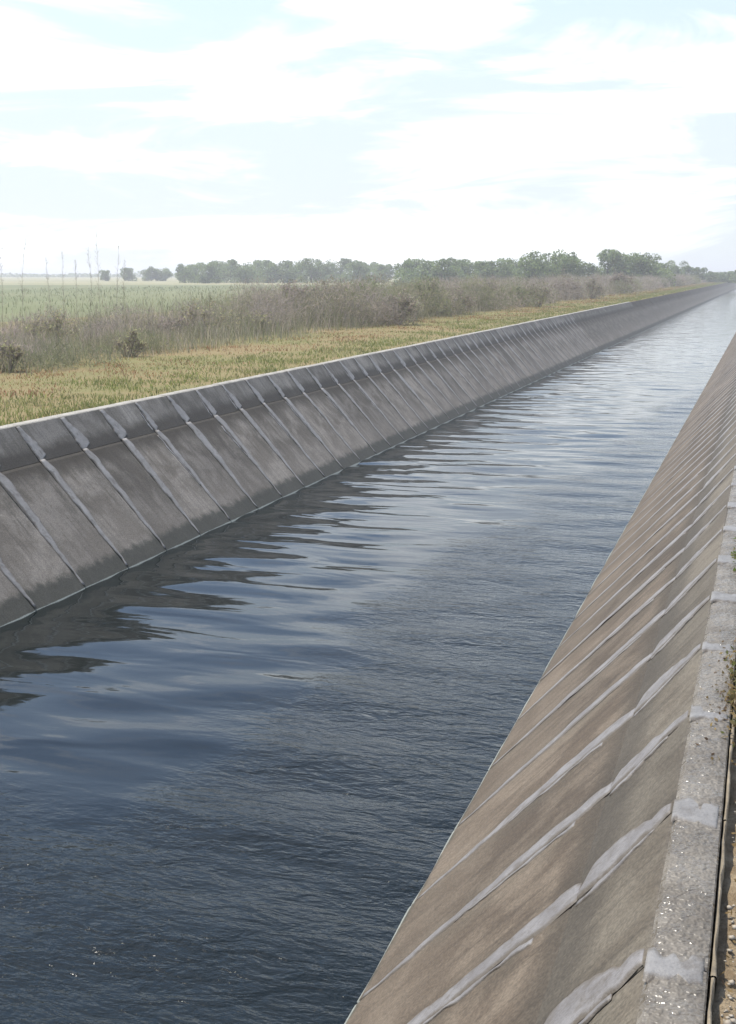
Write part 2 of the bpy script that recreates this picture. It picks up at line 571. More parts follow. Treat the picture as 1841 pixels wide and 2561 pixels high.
# shared piece meshes
GAP = 0.012
for sd in ('left', 'right'):
    M['lm_' + sd] = [slab_mesh('lower_slab', -0.62, LOW_L - .012, STEP - GAP, .08, .007, s, 0.030 if sd == 'left' else 0.016) for s in range(5)]
    M['um_' + sd] = [slab_mesh('upper_slab', -.035, UP_L - .018, STEP - GAP, .06, .006, 40 + s) for s in range(5)]
    M['cm_' + sd] = [coping_mesh('coping_block', STEP - .006, 80 + s) for s in range(4)]
sealU, sealU2, sealL, sealL2, patch = {}, {}, {}, {}, {}
for sd, sg in (('left', 1), ('right', -1)):
    # sg*x is the far (+Y) side of the joint
    def rib(nm, L0, L1, near, far, th, seed, **k):
        lo = (lambda t: near(t)) if sg > 0 else (lambda t: -far(t))
        hi = (lambda t: far(t)) if sg > 0 else (lambda t: -near(t))
        return ribbon(nm, L0, L1, lo, hi, th, seed, **k)
    tk = .0024 if sd == 'left' else .0034
    sealU[sd] = []
    sealU2[sd] = []
    sealL[sd] = []
    sealL2[sd] = []
    for s in range(7):
        rr = random.Random(300 + s)
        wU = rr.uniform(.16, .25)
        sealU[sd].append(rib('joint_mortar', -.02, UP_L - .03, lerp((0, .012), (.3, -.006), (.7, .002), (1, .004)), lerp((0, .05), (.12, wU), (.45, wU * .95), (.75, wU * .6), (1, wU * .45)), tk, 10 + s, nseg=30, wob=.012))
        sealU2[sd].append(rib('joint_mortar', .0, UP_L * rr.uniform(.6, .8), lerp((0, -.05), (.3, -.065), (.7, -.045), (1, -.018)), lerp((0, -.016), (.5, -.022), (1, -.012)), tk, 30 + s, nseg=24, wob=.010))
        wL = rr.uniform(.13, .21)
        sealL[sd].append(rib('joint_mortar', LOW_L * .03, LOW_L * .998, lerp((0, -.016), (.45, -.014), (.6, -.003), (.85, .0), (1, -.002)), lerp((0, .03), (.2, .055), (.4, wL * .65), (.6, wL * .85), (.8, wL), (.95, wL * .95), (1, wL * .75)), tk, 50 + s, nseg=44, wob=.013))
        l0 = rr.uniform(.35, .5)
        sealL2[sd].append(rib('joint_mortar', LOW_L * l0, LOW_L * rr.uniform(.85, .97), lerp((0, -.016), (.4, -.04), (1, -.05)), lerp((0, -.009), (1, -.014)), tk, 70 + s, nseg=36, wob=.011))
    patch[sd] = []
    for s in range(5):
        rr = random.Random(500 + s)
        a, b = rr.uniform(.05, .12), rr.uniform(.06, .15)
        patch[sd].append(ribbon('joint_mortar', -.006, .132, lambda t: -a, lambda t: b, .0052, 90 + s, nseg=18, wob=.016))


def build_wall(side, label, y0, y1, y_end, phase):
    W_, G_, K_ = (LW, LG, LK) if side == 'left' else (RW, RG, RK)
    root = thing('canal_wall', label, 'canal wall', (W_[0], 0, 0), 'sloping concrete walls of the canal')
    inv = Matrix.Translation((-W_[0], 0, 0))
    r = random.Random(7 if side == 'left' else 8)
    ji = 0
    k0 = math.ceil((y0 - phase) / STEP)
    k1 = math.floor((y1 - phase) / STEP)
    # upper slab sits a little back from the lower one, leaving the long dark crease
    G2 = (G_[0] + (-.012 if side == 'left' else .004), G_[1] + .004)
    for k in range(k0, k1):
        yj = phase + k * STEP          # joint at the near end of slab k
        yc = yj + STEP / 2
        t = Matrix.Rotation(R(r.uniform(-.14, .14)), 4, 'Y') @ Matrix.Rotation(R(r.uniform(-.06, .06)), 4, 'X')
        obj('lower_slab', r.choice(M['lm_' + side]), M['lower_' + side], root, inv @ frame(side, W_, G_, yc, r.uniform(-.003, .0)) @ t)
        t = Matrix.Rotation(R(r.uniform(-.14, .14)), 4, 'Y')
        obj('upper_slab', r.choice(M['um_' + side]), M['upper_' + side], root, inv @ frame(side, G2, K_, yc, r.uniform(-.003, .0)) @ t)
        t = Matrix.Rotation(R(r.uniform(-.3, .3)), 4, 'Y')
        obj('coping_block', r.choice(M['cm_' + side]), M['coping_' + side], root, inv @ yframe(side, K_[0], K_[1] + r.uniform(-.003, .003), yc) @ t)
        i = r.randrange(7)
        sm = M['seal_' + side]
        obj('joint_mortar', sealU[side][i], sm, root, inv @ frame(side, G2, K_, yj, .0022))
        if side == 'right' or r.random() < .3:
            obj('joint_mortar', sealU2[side][r.randrange(7)], sm, root, inv @ frame(side, G2, K_, yj, .0022))
        obj('joint_mortar', sealL[side][r.randrange(7)], sm, root, inv @ frame(side, W_, G_, yj, .0022))
        if r.random() < (.8 if side == 'right' else .35):
            obj('joint_mortar', sealL2[side][r.randrange(7)], sm, root, inv @ frame(side, W_, G_, yj, .0022))
        if side == 'right':
            obj('joint_mortar', patch[side][r.randrange(5)], M['patch_right'], root, inv @ yframe(side, K_[0], K_[1] + .001, yj))
            e = edging[r.randrange(3)]
            obj('mortar_edging', e, M['edging'], root, inv @ Matrix.Translation((RO[0] + .004, yc, RO[1] - .016 + r.uniform(-.005, .003))))
    # the receding rest, too far away to pick apart
    ys = phase + k1 * STEP

    def run(nm, mesh_list, mat, frames):
        vs, fs, base = [], [], 0
        for fr in frames:
            me = mesh_list[r.randrange(len(mesh_list))]
            co = np.empty(len(me.vertices) * 3, dtype=np.float32)
            me.vertices.foreach_get("co", co)
            co = co.reshape(-1, 3)
            A = np.array(fr)
            co = co @ A[:3, :3].T + A[:3, 3]
            vs.append(co)
            fs += [tuple(v + base for v in p.vertices) for p in me.polygons]
            base += len(co)
        o = obj(nm, py_mesh(nm, np.concatenate(vs), fs), mat, root)
        o['kind'] = 'stuff'
    ks = [ys + i * STEP for i in range(int((y_end - ys) / STEP))]
    lim = Y_NOTCH if side == 'left' else 1e9
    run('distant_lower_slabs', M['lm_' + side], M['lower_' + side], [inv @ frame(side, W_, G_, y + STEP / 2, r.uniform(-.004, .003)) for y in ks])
    near = [y for y in ks if y < lim]
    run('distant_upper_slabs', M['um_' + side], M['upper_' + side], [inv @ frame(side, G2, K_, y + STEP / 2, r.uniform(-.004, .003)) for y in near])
    run('distant_coping', M['cm_' + side], M['coping_' + side], [inv @ yframe(side, K_[0], K_[1], y + STEP / 2) for y in near])
    run('distant_joint_mortar', sealL[side], M['seal_' + side], [inv @ frame(side, W_, G_, y, .001) for y in ks if y < 110])
    far = [y for y in ks if y >= lim]
    if far:
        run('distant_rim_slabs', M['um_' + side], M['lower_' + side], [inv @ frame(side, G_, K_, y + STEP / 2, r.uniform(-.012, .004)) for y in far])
    return root


# mortar edging along the outer side of the near coping
edging = []
for s in range(3):
    r_ = random.Random(900 + s)
    rings = []
    for i in range(13):
        y = -STEP / 2 + .002 + (STEP - .004) * i / 12
        w = .011 + r_.uniform(-.005, .005)
        a, z = r_.uniform(0, .003), r_.uniform(-.004, .004)
        rings.append([(a, y, -.06), (a, y, z - .002), (a + .004, y, z), (w - .003, y, z), (w, y, z - .004), (w, y, -.06)])
    v, f = loft(rings, closed=False)
    edging.append(py_mesh('mortar_edging', v, f))

build_wall('left', 'far sloping concrete slab wall across the water, below the grassy verge', 5.4, 52, 620, 11.44)
build_wall('right', 'near sloping concrete slab wall with pale mortar strips and glinting coping, right foreground', 1.2, 40, 420, 4.576)

# ------------------------------------------------------------------ ground with the canal trench, fields, water
ys = np.concatenate([np.linspace(-40, 120, 41), np.linspace(150, 700, 12), np.array([1000, 1600, 2600, 4000])])
prof = [(-4000, GROUND_Z), (-600, GROUND_Z), (-150, GROUND_Z), (-60, GROUND_Z), (-30, GROUND_Z), (-16, GROUND_Z + .04), (-12, GROUND_Z + .02), (-9.4, GROUND_Z), (-8.055, GROUND_Z - .01),
        (-8.05, 1.40), (LG[0] - .10, 1.10), (LW[0] - .16, -.05), (-5.4, -1.1), (-2.7, -1.1), (RW[0] + .16, -.05), (RG[0] + .10, 1.10), (-.03, 1.40), (-.026, GROUND_Z - .035)]
v, f = [], []
for y in ys:
    for (x, z) in prof:
        v.append((x, y, z))
n = len(prof)
for i in range(len(ys) - 1):
    for j in range(n - 1):
        a = i * n + j
        f.append((a, a + n, a + n + 1, a + 1)[::-1])
obj('ground', py_mesh('ground', v, f), M['ground'], kind='structure')

# near bank soil: finer, bumpy
xs = np.concatenate([np.linspace(-.026, .5, 28), np.array([.7, 1, 1.5, 2.5, 5, 12, 40, 200, 4000])])
ys2 = np.concatenate([np.arange(-4, 12, .03), np.arange(12, 30, .3), np.array([40, 60, 120, 400, 4000])])
X, Y = np.meshgrid(xs, ys2)
Z = GROUND_Z - .03 + .012 * np.sin(X * 21 + Y * 3.1) * np.sin(Y * 7.3) + rng.normal(0, .004, X.shape)
Z[:, 0] = GROUND_Z - .035
v = np.stack([X, Y, Z], -1).reshape(-1, 3)
nx, ny = len(xs), len(ys2)
i, j = np.meshgrid(np.arange(nx - 1), np.arange(ny - 1))
a = (j * nx + i).ravel()
obj('near_bank_ground', tri_mesh('near_bank_ground', v, np.stack([a, a + 1, a + nx + 1, a + nx], -1), smooth=True), M['soil'], kind='structure')

ca, sa = math.cos(R(18.1)), math.sin(R(18.1))


def at(d, s):
    """ground point at depth d along the view and s to its right"""
    return (-sa * d + ca * s, ca * d + sa * s)


def sheet(name, pts, z, mat):
    me = py_mesh(name, [(p[0], p[1], z) for p in pts], [tuple(range(len(pts)))])
    return obj(name, me, mat, kind='structure')


def ylim(d, x):  # y on the line of depth d at given x
    return (d + sa * x) / ca


sheet('crop_field', [(-21, 5), (-21, ylim(190, -21)), (-60, ylim(190, -60)), (-700, ylim(190, -700)), (-700, 5)], GROUND_Z + .012, M['field'])
sheet('stubble_field', [(-40, ylim(191, -40)), (-40, ylim(700, -40)), (-1400, ylim(700, -1400)), (-1400, ylim(191, -1400))], GROUND_Z + .016, M['stubble'])

# water surface with its slow waves as geometry
wy = np.concatenate([np.arange(-3, 2, .2), np.arange(2, 26, .06), np.arange(26, 60, .16), np.arange(60, 200, .8), np.arange(200, 640, 6)])
wx = np.linspace(-6.62, -1.46, 62)
X, Y = np.meshgrid(wx, wy)
Z = np.zeros_like(X)
wr = np.random.default_rng(5)
fade = np.clip(1 - (Y - 40) / 40, 0, 1)
for _ in range(26):
    lam = wr.uniform(.30, 1.35)
    th = wr.normal(0, .35)
    kx, ky = math.sin(th) * 2 * math.pi / lam, math.cos(th) * 2 * math.pi / lam
    amp = .0026 * lam ** 1.1
    ph = wr.uniform(0, 6.28)
    env = .6 + .4 * np.sin(X * wr.uniform(.3, 1.1) + Y * wr.uniform(.1, .5) + wr.uniform(0, 6))
    Z += amp * env * np.sin(kx * X + ky * Y + ph) * fade
v = np.stack([X, Y, Z], -1).reshape(-1, 3)
nx, ny = len(wx), len(wy)
i, j = np.meshgrid(np.arange(nx - 1), np.arange(ny - 1))
a = (j * nx + i).ravel()
obj('canal_water', tri_mesh('canal_water', v, np.stack([a, a + 1, a + nx + 1, a + nx], -1), smooth=True), M['water'], kind='structure')


# ------------------------------------------------------------------ vegetation helpers
def blades_arrays(P, H, Wd, lean, col, rg, curl=.5):
    """P (n,3) roots, H heights, Wd widths -> verts, tris, tints; each blade two joints"""
    n = len(P)
    az = rg.uniform(0, 2 * np.pi, n)
    d = np.stack([np.cos(az), np.sin(az), np.zeros(n)], -1)
    s = np.stack([-np.sin(az), np.cos(az), np.zeros(n)], -1)
    # blades turn their flat side every way
    az2 = rg.uniform(0, 2 * np.pi, n)
    s = np.stack([np.cos(az2), np.sin(az2), np.zeros(n)], -1)
    up = np.array([0, 0, 1.0])
    ln = (lean * rg.uniform(.2, 1.0, n))[:, None]
    Hc, Wc = H[:, None], Wd[:, None]
    mid = P + up * Hc * .55 + d * ln * Hc * .35
    tip = P + up * Hc * (1 - .25 * ln * curl) + d * ln * Hc
    V = np.stack([P - s * Wc * .5, P + s * Wc * .5, mid - s * Wc * .42, mid + s * Wc * .42, tip], 1).reshape(-1, 3)
    b = (np.arange(n) * 5)[:, None]
    F = np.concatenate([b + np.array([[0, 1, 3]]), b + np.array([[0, 3, 2]]), b + np.array([[2, 3, 4]])], 0)
    T = np.repeat(col, 5, axis=0)
    return V, F, T


def quads_arrays(C, size, col, rg, flat=0.0, aspect=.6):
    n = len(C)
    a = rg.normal(0, 1, (n, 3))
    a /= np.linalg.norm(a, axis=1)[:, None]
    b = rg.normal(0, 1, (n, 3))
    b[:, 2] *= (1 - flat)
    b -= a * (a * b).sum(1)[:, None]
    b /= np.linalg.norm(b, axis=1)[:, None] + 1e-9
    s = size[:, None]
    V = np.stack([C - a * s * .5, C + b * s * aspect * .5, C + a * s * .5, C - b * s * aspect * .5], 1).reshape(-1, 3)
    q = (np.arange(n) * 4)[:, None]
    F = np.concatenate([q + np.array([[0, 1, 2]]), q + np.array([[0, 2, 3]])], 0)
    return V, F, np.repeat(col, 4, axis=0)


def sticks_arrays(A, B, ra, rb, col, sides=3):
    """thin tapered prisms from A to B"""
    A, B = np.asarray(A, float), np.asarray(B, float)
    d = B - A
    L = np.linalg.norm(d, axis=1)[:, None] + 1e-9
    d = d / L
    ref = np.where(np.abs(d[:, 2:3]) > .9, np.array([[1., 0, 0]]), np.array([[0, 0, 1.]]))
    u = np.cross(d, ref)
    u /= np.linalg.norm(u, axis=1)[:, None] + 1e-9
    w = np.cross(d, u)
    ring = []
    for P, rad in ((A, ra), (B, rb)):
        for k in range(sides):
            an = 2 * math.pi * k / sides
            ring.append(P + (u * math.cos(an) + w * math.sin(an)) * np.asarray(rad)[:, None])
    V = np.stack(ring, 1).reshape(-1, 3)
    b = (np.arange(len(A)) * 2 * sides)[:, None]
    F = []
    for k in range(sides):
        k2 = (k + 1) % sides
        F.append(b + np.array([[k, k2, k2 + sides]]))
        F.append(b + np.array([[k, k2 + sides, k + sides]]))
    return V, np.concatenate(F, 0), np.repeat(col, 2 * sides, axis=0)


def join(parts):
    V, F, T, base = [], [], [], 0
    for v, f, t in parts:
        V.append(v)
        F.append(f + base)
        T.append(t)
        base += len(v)
    return np.concatenate(V), np.concatenate(F), np.concatenate(T)


def shades(n, cols, wts, rg, var=.15):
    c = np.array(cols)[rg.choice(len(cols), n, p=np.array(wts) / np.sum(wts))]
    return np.clip(c * (1 + rg.normal(0, var, (n, 1))), .005, 1)


def value_noise(x, y, s, seed):
    r = np.random.default_rng(seed)
    g = r.random((64, 64))
    u, v = x / s, y / s
    i, j = np.floor(u).astype(int), np.floor(v).astype(int)
    fu, fv = u - i, v - j
    fu, fv = fu * fu * (3 - 2 * fu), fv * fv * (3 - 2 * fv)
    G = lambda a, b: g[a % 64, b % 64]
    return (G(i, j) * (1 - fu) + G(i + 1, j) * fu) * (1 - fv) + (G(i, j + 1) * (1 - fu) + G(i + 1, j + 1) * fu) * fv


# short verge grass
n = 170000
yy = 7 + 330 * rng.random(n) ** 2.6
xx = -8.07 - 4.6 * rng.random(n) ** 1.05
keep = rng.random(n) < .10 + 1.1 * value_noise(xx, yy, .55, 3) ** 1.5
xx, yy = xx[keep], yy[keep]
n = len(xx)
red = value_noise(xx + 30, yy, 1.4, 4) * np.clip((-8.6 - xx) / 2.0, 0, 1)
col = shades(n, [(.21, .21, .08), (.26, .24, .115), (.18, .185, .08)], [.45, .3, .25], rng, .2)
gm = rng.random(n) < np.clip((value_noise(xx * 1.6, yy, 1.1, 14) - .2) * 2.4, .22, .92)
col[gm] = shades(int(gm.sum()), [(.17, .20, .065), (.22, .235, .08)], [.5, .5], rng)
rmask = rng.random(n) < np.clip((red - .2) * 2.6, 0, .8)
col[rmask] = shades(int(rmask.sum()), [(.27, .145, .075), (.28, .18, .10)], [.6, .4], rng)
hgt = rng.uniform(.02, .065, n) * (1 + 1.2 * value_noise(xx, yy, .9, 9) ** 2)
wid = rng.uniform(.006, .012, n) * (1 + yy / 40)
P = np.stack([xx, yy, np.full(n, GROUND_Z - .005)], -1)
V, F, T = blades_arrays(P, hgt, wid, np.full(n, .9), col, rng)
obj('verge_grass', tri_mesh('verge_grass', V, F, T), M['blade'], label='short yellowing grass on the verge behind the far canal wall', category='grass', kind='stuff')

# dry weeds and brush behind the verge: thin upright stems
n = 120000
yy = 9 + 330 * rng.random(n) ** 1.9
xx = -11.2 - .5 * value_noise(yy * 0, yy, 1.7, 29) - rng.gamma(2.0, 1.9, n) * (1 + yy * .004)
band = np.clip((yy - 45) / 30, 0, 1)
thick = np.clip((yy - 26) / 10, 0, 1) * np.clip((-11.9 - xx) / 1.5, 0, 1)
ht = .22 + .30 * value_noise(xx, yy, 2.1, 21) + .40 * band + .62 * thick * (.35 + value_noise(xx, yy, 3.3, 27)) + .26 * value_noise(xx, yy, .8, 22)
keep = (xx > -24) & (rng.random(n) < .25 + .75 * value_noise(xx, yy, 1.3, 23))
xx, yy, ht, band = xx[keep], yy[keep], ht[keep], band[keep]
n = len(xx)
edge = np.clip((-11.3 - xx) / 1.3, .22, 1)
col = shades(n, [(.30, .275, .21), (.22, .22, .125), (.34, .29, .235), (.19, .205, .11)], [.32, .28, .2, .2], rng, .2)
mauve = rng.random(n) < .55 * band
col[mauve] = shades(int(mauve.sum()), [(.38, .31, .27), (.32, .26, .225)], [.5, .5], rng)
P = np.stack([xx, yy, np.full(n, GROUND_Z - .01)], -1)
V, F, T = blades_arrays(P, ht * edge * rng.uniform(.6, 1.15, n), rng.uniform(.004, .0085, n) * (1 + yy / 45), rng.uniform(.3, .9, n), col, rng, .2)
# mounds of fine twigs among the stems
nm = 330
my = 13 + 240 * rng.random(nm) ** 1.7
mx = -12.0 - rng.gamma(1.7, 1.9, nm)
zone = np.clip((my - 24) / 14, 0, 1)
mh = rng.uniform(.28, .62, nm) + zone * rng.uniform(.35, 1.25, nm)
mr = rng.uniform(.45, 1.1, nm) * (1 + .6 * zone)
# the full thicket left of the middle, and low growth at the left
big_m = slice(0, 46)
mx[big_m], my[big_m] = rng.uniform(-16.5, -12.6, 46), rng.uniform(35, 50, 46)
zone = np.clip((my - 24) / 14, 0, 1)
mh[big_m] = rng.uniform(.95, 1.55, 46)
mr[big_m] = rng.uniform(.9, 1.5, 46)
tint_m = np.array([(.30, .26, .22), (.23, .235, .125), (.27, .245, .17), (.20, .205, .12), (.36, .30, .26)])[rng.choice(5, nm, p=[.25, .25, .2, .15, .15])]
per = 760
k = np.repeat(np.arange(nm), per)
an, rd = rng.uniform(0, 6.283, nm * per), np.sqrt(rng.random(nm * per))
zt = rng.random(nm * per) ** .8 * np.sqrt(np.clip(1 - rd ** 2 * .8, .05, 1))
A = np.stack([mx[k] + np.cos(an) * rd * mr[k], my[k] + np.sin(an) * rd * mr[k], GROUND_Z + zt * mh[k]], -1)
B = A + rng.normal(0, 1, A.shape) * .07 * (1 + my[k] / 80)[:, None] + np.array([0, 0, .09])
B[:, 2] = np.maximum(B[:, 2], GROUND_Z + .02)
cs = np.clip(tint_m[k] * (1 + rng.normal(0, .2, (len(k), 1))), .01, 1)
d_ = np.cross(B - A, rng.normal(0, 1, A.shape))
d_ /= np.linalg.norm(d_, axis=1)[:, None] + 1e-9
wv = (.0042 * (1 + my[k] / 40))[:, None]
V2 = np.stack([A - d_ * wv, A + d_ * wv, B], 1).reshape(-1, 3)
F2 = (np.arange(len(k)) * 3)[:, None] + np.array([[0, 1, 2]])
V, F, T = join([(V, F, T), (V2, F2, np.repeat(cs, 3, axis=0))])
obj('dry_weeds', tri_mesh('dry_weeds', V, F, T), M['blade'], label='grey brown dry weeds and brush between the verge and the field', category='weeds', kind='stuff')

# crop blades on the near part of the field
n = 9000
yy = 18 + 130 * rng.random(n) ** 1.4
xx = -18 - 60 * rng.random(n) ** 1.4
col = shades(n, [(.16, .18, .085), (.18, .195, .10), (.20, .20, .11)], [.5, .35, .15], rng)
P = np.stack([xx, yy, np.full(n, GROUND_Z)], -1)
V, F, T = blades_arrays(P, rng.uniform(.12, .3, n), rng.uniform(.012, .02, n) * (1 + yy / 45), np.full(n, .6), col, rng)
obj('crop', tri_mesh('crop', V, F, T), M['blade'], label='low green crop standing in the field on the left', category='crop', kind='stuff')


# ---- shrubs
def pix(dx, dy, z=GROUND_Z):
    """ground point seen at picture position (dx, dy), measured in the 1630 px wide view of the photograph"""
    D = 1841 / 1630
    f_, W_, H_ = 3000.0, 1841, 2561
    c = Vector((dx * D - W_ / 2, H_ / 2 - dy * D, -f_))
    d = cam_o.rotation_euler.to_matrix() @ c
    t = (z - CAM_Z) / d.z
    return Vector((0, 0, CAM_Z)) + d * t


def shrub(label, loc, w, h, palette, seed, twiggy=.6, leaves=2600):
    rg = np.random.default_rng(seed)
    root = thing('shrub', label, 'shrub', loc, 'shrubs along the far bank')
    ns = int(12 + 12 * twiggy)
    az = rg.uniform(0, 6.283, ns)
    out = rg.uniform(.1, 1, ns) ** .7
    top = np.stack([np.cos(az) * out * w * .5, np.sin(az) * out * w * .5, h * (1 - .55 * out ** 2) * rg.uniform(.75, 1.05, ns)], -1)
    base = top * np.array([.18, .18, 0]) + np.array([0, 0, -.03])
    mid = base * .45 + top * .55 + rg.normal(0, .04, (ns, 3)) + np.array([0, 0, h * .08])
    c = shades(ns, [(.26, .22, .17), (.31, .265, .21)], [.6, .4], rg)
    sticks = [sticks_arrays(base, mid, np.full(ns, .016), np.full(ns, .010), c), sticks_arrays(mid, top, np.full(ns, .010), np.full(ns, .004), c)]
    # side twigs
    nt = ns * 9
    k = rg.integers(0, ns, nt)
    u = rg.uniform(.15, 1, nt)[:, None]
    a = mid[k] * (1 - u) + top[k] * u
    b = a + rg.normal(0, 1, (nt, 3)) * np.array([.17, .17, .13]) * (w / 1.6) + np.array([0, 0, .10])
    b[:, 2] = np.maximum(b[:, 2], .03)
    tc = shades(nt, [(.29, .24, .20), (.24, .20, .165)], [.5, .5], rg)
    sticks.append(sticks_arrays(a, b, np.full(nt, .006), np.full(nt, .003), tc))
    V, F, T = join(sticks)
    obj('stems', tri_mesh('stems', V, F, T), M['twig'], root)
    nl = leaves
    k = rg.integers(0, nt, nl)
    u = rg.uniform(0, 1.1, nl)[:, None]
    C = a[k] * (1 - u) + b[k] * u + rg.normal(0, .035, (nl, 3)) * w / 1.5
    # skirt close to the ground
    ns2 = nl // 3
    an, rd = rg.uniform(0, 6.283, ns2), w * .48 * np.sqrt(rg.random(ns2))
    C2 = np.stack([np.cos(an) * rd, np.sin(an) * rd, rg.uniform(.02, h * .45, ns2)], -1)
    C = np.concatenate([C, C2])
    C[:, 2] = np.maximum(C[:, 2], .01)
    col = shades(len(C), palette, [1] * len(palette), rg, .22)
    V, F, T = quads_arrays(C, rg.uniform(.03, .075, len(C)) * (1 + loc[1] / 70), col, rg, aspect=.38)
    obj('foliage', tri_mesh('foliage', V, F, T), M['leaf'], root)
    return root


OLIVE = [(0.29, 0.299, 0.155), (0.368, 0.347, 0.194), (0.309, 0.27, 0.173)]
DARK = [(0.293, 0.248, 0.204), (0.36, 0.305, 0.248), (0.27, 0.281, 0.169)]
MAUVE = [(0.338, 0.273, 0.24), (0.273, 0.227, 0.195), (0.247, 0.234, 0.156)]
GREEN = [(0.175, 0.225, 0.094), (0.213, 0.237, 0.112), (0.25, 0.25, 0.15)]
# base x, base y, top y, width (all in the 1630 px view), palette, label
shr = [
    (18, 826, 762, 80, OLIVE, 'low olive brown shrub cut by the left edge of the picture'),
    (120, 775, 705, 150, OLIVE, 'wide low olive shrub among the tall bare stalks, at the left'),
    (285, 792, 735, 70, OLIVE, 'small dark olive tuft reaching out onto the reddish verge'),
    (370, 755, 700, 110, MAUVE, 'pale loose shrub just left of the round olive bush'),
    (455, 748, 668, 150, OLIVE, 'round olive bush standing alone in front of the green field'),
    (560, 742, 695, 110, OLIVE, 'low spreading bush right of the round olive bush'),
    (650, 716, 634, 120, MAUVE, 'grey twiggy bush forming the left end of the tall thicket'),
    (735, 716, 622, 150, DARK, 'large dark twiggy bush in the middle of the tall thicket'),
    (810, 705, 622, 120, GREEN, 'greenish bush behind the dark twiggy bushes'),
    (878, 720, 648, 110, DARK, 'dark bare-twigged bush standing forward at the grass edge, nearest of the thicket'),
    (945, 700, 625, 110, GREEN, 'soft green bush just right of the forward dark bush'),
    (1012, 697, 640, 80, MAUVE, 'small mauve brown bush at the grass edge, middle of the verge'),
    (1080, 684, 618, 100, MAUVE, 'broad pinkish brown bush behind the verge, below the tree gap'),
    (1192, 680, 622, 90, DARK, 'dark mauve bush below the first tall tree clump'),
    (1140, 680, 632, 60, GREEN, 'small green bush left of the dark mauve bush'),
    (1312, 662, 618, 56, DARK, 'dark purplish bush below the second tall tree clump, farthest of the dark ones'),
    (1250, 664, 610, 80, MAUVE, 'tall pale pinkish brush between the two dark far bushes'),
    (1375, 650, 606, 80, MAUVE, 'pale pinkish brush at the far end of the hedge'),
]
for s, (bx, by, ty, wd, pal, lab) in enumerate(shr):
    g = pix(bx, by)
    dist = (Vector((g.x, g.y, 0))).length
    sc_ = dist / 3000 * 1841 / 1630
    shrub(lab, (g.x, g.y, GROUND_Z - .01), wd * sc_ * .95, (by - ty) * sc_ * 1.02, pal, 700 + s, leaves=int(200 + (900 if 600 < bx < 960 else 420) * wd * sc_ * (by - ty) * sc_))


# ---- tall bare stalks
def stalk(label, loc, h, lean, seed):
    rg = np.random.default_rng(seed)
    root = thing('dry_stalk', label, 'dry stalk', loc, 'tall bare stalks on the far bank')
    n = 9
    t = np.linspace(0, 1, n + 1)
    path = np.stack([lean * h * t ** 1.6, np.zeros(n + 1), h * t], -1) + np.cumsum(rg.normal(0, .016, (n + 1, 3)), 0) * np.array([1, 1, 0])
    path[0] = 0
    rad = .0036 * (1 - t) + .0016
    c = shades(n, [(.27, .235, .19)], [1], rg)
    V, F, T = sticks_arrays(path[:-1], path[1:], rad[:-1], rad[1:], c, 5)
    obj('stem', tri_mesh('stem', V, F, T), M['twig'], root)
    m_ = 46
    k = rg.uniform(.35, 1, m_)
    A = np.stack([np.interp(k, t, path[:, i]) for i in range(3)], -1)
    an = rg.uniform(0, 6.283, m_)
    ln = rg.uniform(.05, .22, m_) * (1.25 - k)
    B = A + np.stack([np.cos(an) * ln * .8, np.sin(an) * ln * .8, ln * 1.3], -1)
    c = shades(m_, [(.30, .26, .21)], [1], rg)
    V, F, T = sticks_arrays(A, B, np.full(m_, .0016), np.full(m_, .001), c)
    C = B + rg.normal(0, .012, (m_, 3))
    C = np.concatenate([C, (A + B) / 2])
    q = quads_arrays(C, rg.uniform(.012, .028, len(C)), shades(len(C), [(.22, .19, .15)], [1], rg), rg)
    V, F, T = join([(V, F, T), q])
    obj('seed_heads', tri_mesh('seed_heads', V, F, T), M['twig'], root, kind='stuff')


stk = [(8, 745, 548, .03, 'leftmost bare stalk rising above the horizon at the picture edge'),
       (52, 752, 535, .09, 'tall stalk leaning right, second from the left edge'),
       (112, 748, 572, .0, 'short thin stalk, third from the left edge'),
       (148, 745, 556, .03, 'thin stalk at the middle of the row, fourth from the left edge'),
       (172, 750, 578, -.02, 'shortest stalk, fifth from the left edge'),
       (203, 752, 545, .02, 'straight stalk, sixth from the left edge'),
       (228, 748, 515, .0, 'tallest faint stalk of the row, reaching highest into the sky'),
       (258, 752, 540, .04, 'dark sturdy stalk near the right end of the row'),
       (281, 748, 574, .0, 'rightmost short stalk of the row'),
       (1012, 690, 536, .02, 'lone bare stalk rising over the bushes in the middle of the picture')]
for s, (bx, by, ty, ln, lab) in enumerate(stk):
    g = pix(bx, by)
    dist = Vector((g.x, g.y, 0)).length
    stalk(lab, (g.x, g.y, GROUND_Z - .01), (by - ty) * .95 * dist / 3000 * 1841 / 1630, ln, 1200 + s)


